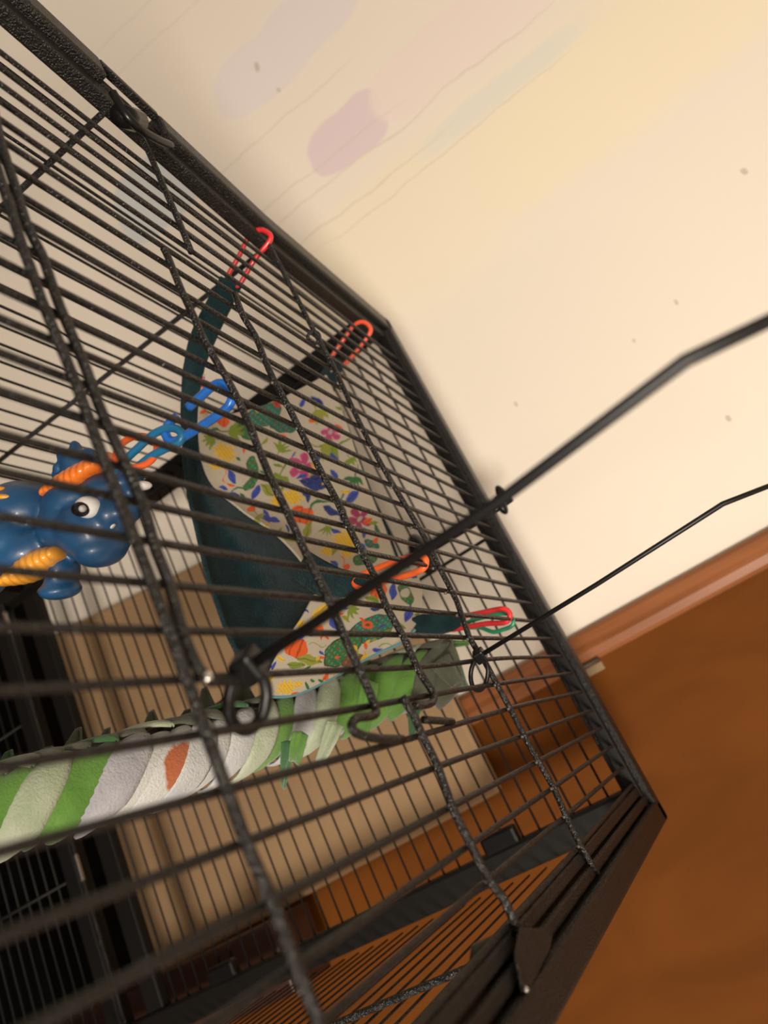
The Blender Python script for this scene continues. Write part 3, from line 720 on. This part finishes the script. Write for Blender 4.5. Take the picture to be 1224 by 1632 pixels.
# piping along the edges
strap([(545, 655, -.099), (568, 722, -.099), (594, 792, -.099), (617, 845, -.099), (634, 890, -.099)], [2.2, 2.2, 2.2], 'piping', th=.0008)
strap([(418, 1110, -.318), (468, 1108, -.289), (524, 1083, -.250), (580, 1052, -.206), (640, 1024, -.171), (662, 1003, -.158)], [2.8, 2.8, 2.4], 'piping', mat('pale_blue_piping', (.12, .28, .32), .7), .0009)

# ------------------------------------------------------------------ fleece braid
braid = tag(empty('fleece_braid', at(300, 1200, 1, -.38)), 'thick braid of green, white and cream fleece strips hanging under the cage top', 'braid')
path_px = [(735, 1062, -.112), (650, 1088, -.128), (560, 1116, -.155), (450, 1156, -.215), (340, 1192, -.29), (230, 1226, -.36), (110, 1260, -.41), (0, 1292, -.445), (-120, 1325, -.475), (-220, 1350, -.49)]
PB = smoothline([at(x, y, 1, d) for x, y, d in path_px], 20)
RB = .0255
child(tube('core_rope', PB, RB * .80, M_FLD, None, 14), braid)
L = [0]
for a, b_ in zip(PB, PB[1:]): L.append(L[-1] + (b_ - a).length)
TOT = L[-1]
def frame_at(s):
    s = max(0, min(TOT - 1e-5, s)); i = max(j for j in range(len(L)) if L[j] <= s); i = min(i, len(PB) - 2)
    t = (s - L[i]) / (L[i + 1] - L[i]); p = PB[i].lerp(PB[i + 1], t); d = (PB[min(i + 2, len(PB) - 1)] - PB[max(i - 1, 0)]).normalized()
    vis = -FWD; vis = (vis - d * vis.dot(d)).normalized()          # towards the viewer
    u = d.cross(vis).normalized()
    if u.dot(UP) < 0: u = -u
    return p, d, vis, u
def s_of_px(x):
    best = min(range(len(PB)), key=lambda i: abs(612 + FPX * float((ROT @ (np.array(PB[i]) - CAM))[0]) / depth(PB[i]) - x)); return L[best]
_p, _d, _v, _u = frame_at(s_of_px(252)); _best = None
_c = _p + _v * RB * 1.06 + _u * .004
for n_ in M_FLO.node_tree.nodes:
    if n_.type == 'VECT_MATH' and n_.operation == 'DISTANCE': n_.inputs[1].default_value = _c * (1 - .012) + Vector((.006, .006, .006))
def fleece(s0, th0, th1, slant, wid, lift, m, tipped=True, up_tip=0.0, name='fleece_strip'):
    """a strip laid round the braid: from angle th0 (top) to th1 (bottom), slanting along it, ending in a point"""
    V = []; F = []; nl = 14; nw = 6
    for i in range(nl + 1):
        t = i / nl; th = th0 + (th1 - th0) * t; sc = s0 + slant * t + .004 * math.sin(t * 3)
        wv = wid * (min(1, (1 - t) * 2.6 + .06) if tipped else 1) * min(1, .55 + t * 2)
        for j in range(nw + 1):
            q = j / nw - .5
            p, d, vis, u = frame_at(sc + q * wv)
            r = RB * (1 + lift) + .0022 * math.cos(q * 3) + .005 * max(0, t - .72) + up_tip * max(0, .35 - t) 
            V.append(p + (vis * math.cos(th) + u * math.sin(th)) * r)
    for i in range(nl):
        for j in range(nw): a = i * (nw + 1) + j; F.append((a, a + 1, a + nw + 2, a + nw + 1))
    me = mesh_from(name, V, F, True); me.materials.append(m); o = link(name, me); child(o, braid)
    so = o.modifiers.new('s', 'SOLIDIFY'); so.thickness = .0016; so.offset = 0
    return o
seq = [(-190, M_FLG), (-140, M_FLG), (-95, M_FLC), (-60, M_FLG), (-15, M_FLG), (30, M_FLC), (72, M_FLG), (108, M_FLG), (148, M_LAV), (182, M_FLO), (220, M_FLO), (255, M_FLW), (288, M_FLW), (330, M_FLW), (366, M_FLC), (402, M_FLG), (440, M_FLW), (478, M_FLC), (512, M_FLG), (548, M_FLG), (588, M_FLG), (628, M_FLG), (668, M_FLK), (705, M_FLK)]
for i, (x, mm) in enumerate(seq):
    s = s_of_px(x + 22); k = .031 * random.uniform(.92, 1.1)
    fleece(s - .020, 1.30, -1.45 + random.uniform(-.15, .1), .046, k, .02 + .05 * (i % 3), mm)
for i, x in enumerate(range(-150, 700, 42)):      # hidden-side strips whose points show along the top edge
    s = s_of_px(x); mm = (M_FLK, M_FLK, M_FLD, M_FLK, M_FLC)[i % 5]
    fleece(s, -.2 + 3.4, 1.0 + random.uniform(0, .3), -.016, .040, .04 + .16 * random.random(), mm)
for i, x in enumerate(range(-140, 720, 50)):      # darker under strips whose points show along the bottom edge
    s = s_of_px(x + 20); mm = (M_FLD, M_LAV, M_FLD, M_FLG, M_FLW)[i % 5]
    fleece(s, .9, -1.9, .030, .024, -.08 + .06 * random.random(), mm)
# loose ends hanging at the far end
for (a, b_, w0, w1, mm) in (((590, 1085, -.22), (575, 1175, -.21), 26, 22, M_FLG), ((660, 1120, -.18), (655, 1180, -.18), 20, 4, M_FLD), ((462, 1180, -.28), (452, 1255, -.27), 22, 5, M_FLD),
                            ((480, 1165, -.29), (470, 1215, -.285), 24, 18, M_FLG), ((535, 1150, -.25), (510, 1215, -.24), 26, 14, M_FLC), ((700, 1050, -.15), (730, 1090, -.145), 34, 20, M_FLK), ((700, 1022, -.095), (748, 1024, -.095), 14, 6, M_FLG),
    ((120, 1225, -.36), (126, 1160, -.36), 66, 4, M_FLK), ((168, 1212, -.35), (172, 1160, -.35), 40, 5, M_FLK), ((72, 1240, -.38), (78, 1190, -.38), 60, 12, M_FLK), ((18, 1250, -.395), (15, 1196, -.395), 66, 6, M_FLD), ((250, 1190, -.31), (242, 1132, -.31), 66, 5, M_FLK), ((292, 1180, -.29), (300, 1130, -.29), 50, 8, M_FLK), ((338, 1155, -.25), (326, 1095, -.25), 56, 6, M_FLK), ((395, 1130, -.22), (385, 1078, -.22), 50, 8, M_FLK)):
    p, q = at(*a[:2], 1, a[2]), at(*b_[:2], 1, b_[2]); d = (q - p); side = d.cross(FWD).normalized(); V = []; F = []
    k = depth(p) / FPX
    for i in range(9):
        t = i / 8; c = p + d * t + FWD * (-.004 - .004 * math.sin(t * 4)); wv = (w0 + (w1 - w0) * t) * k
        for j in range(6):
            qq = j / 5 - .5; V.append(c + side * qq * wv * 1.0 + FWD * .004 * math.cos(qq * 5 + t))
    for i in range(8):
        for j in range(5): n0 = i * 6 + j; F.append((n0, n0 + 1, n0 + 7, n0 + 6))
    me = mesh_from('loose_strip', V, F, True); me.materials.append(mm); o = link('loose_strip', me); child(o, braid)
    so = o.modifiers.new('s', 'SOLIDIFY'); so.thickness = .0016; so.offset = 0
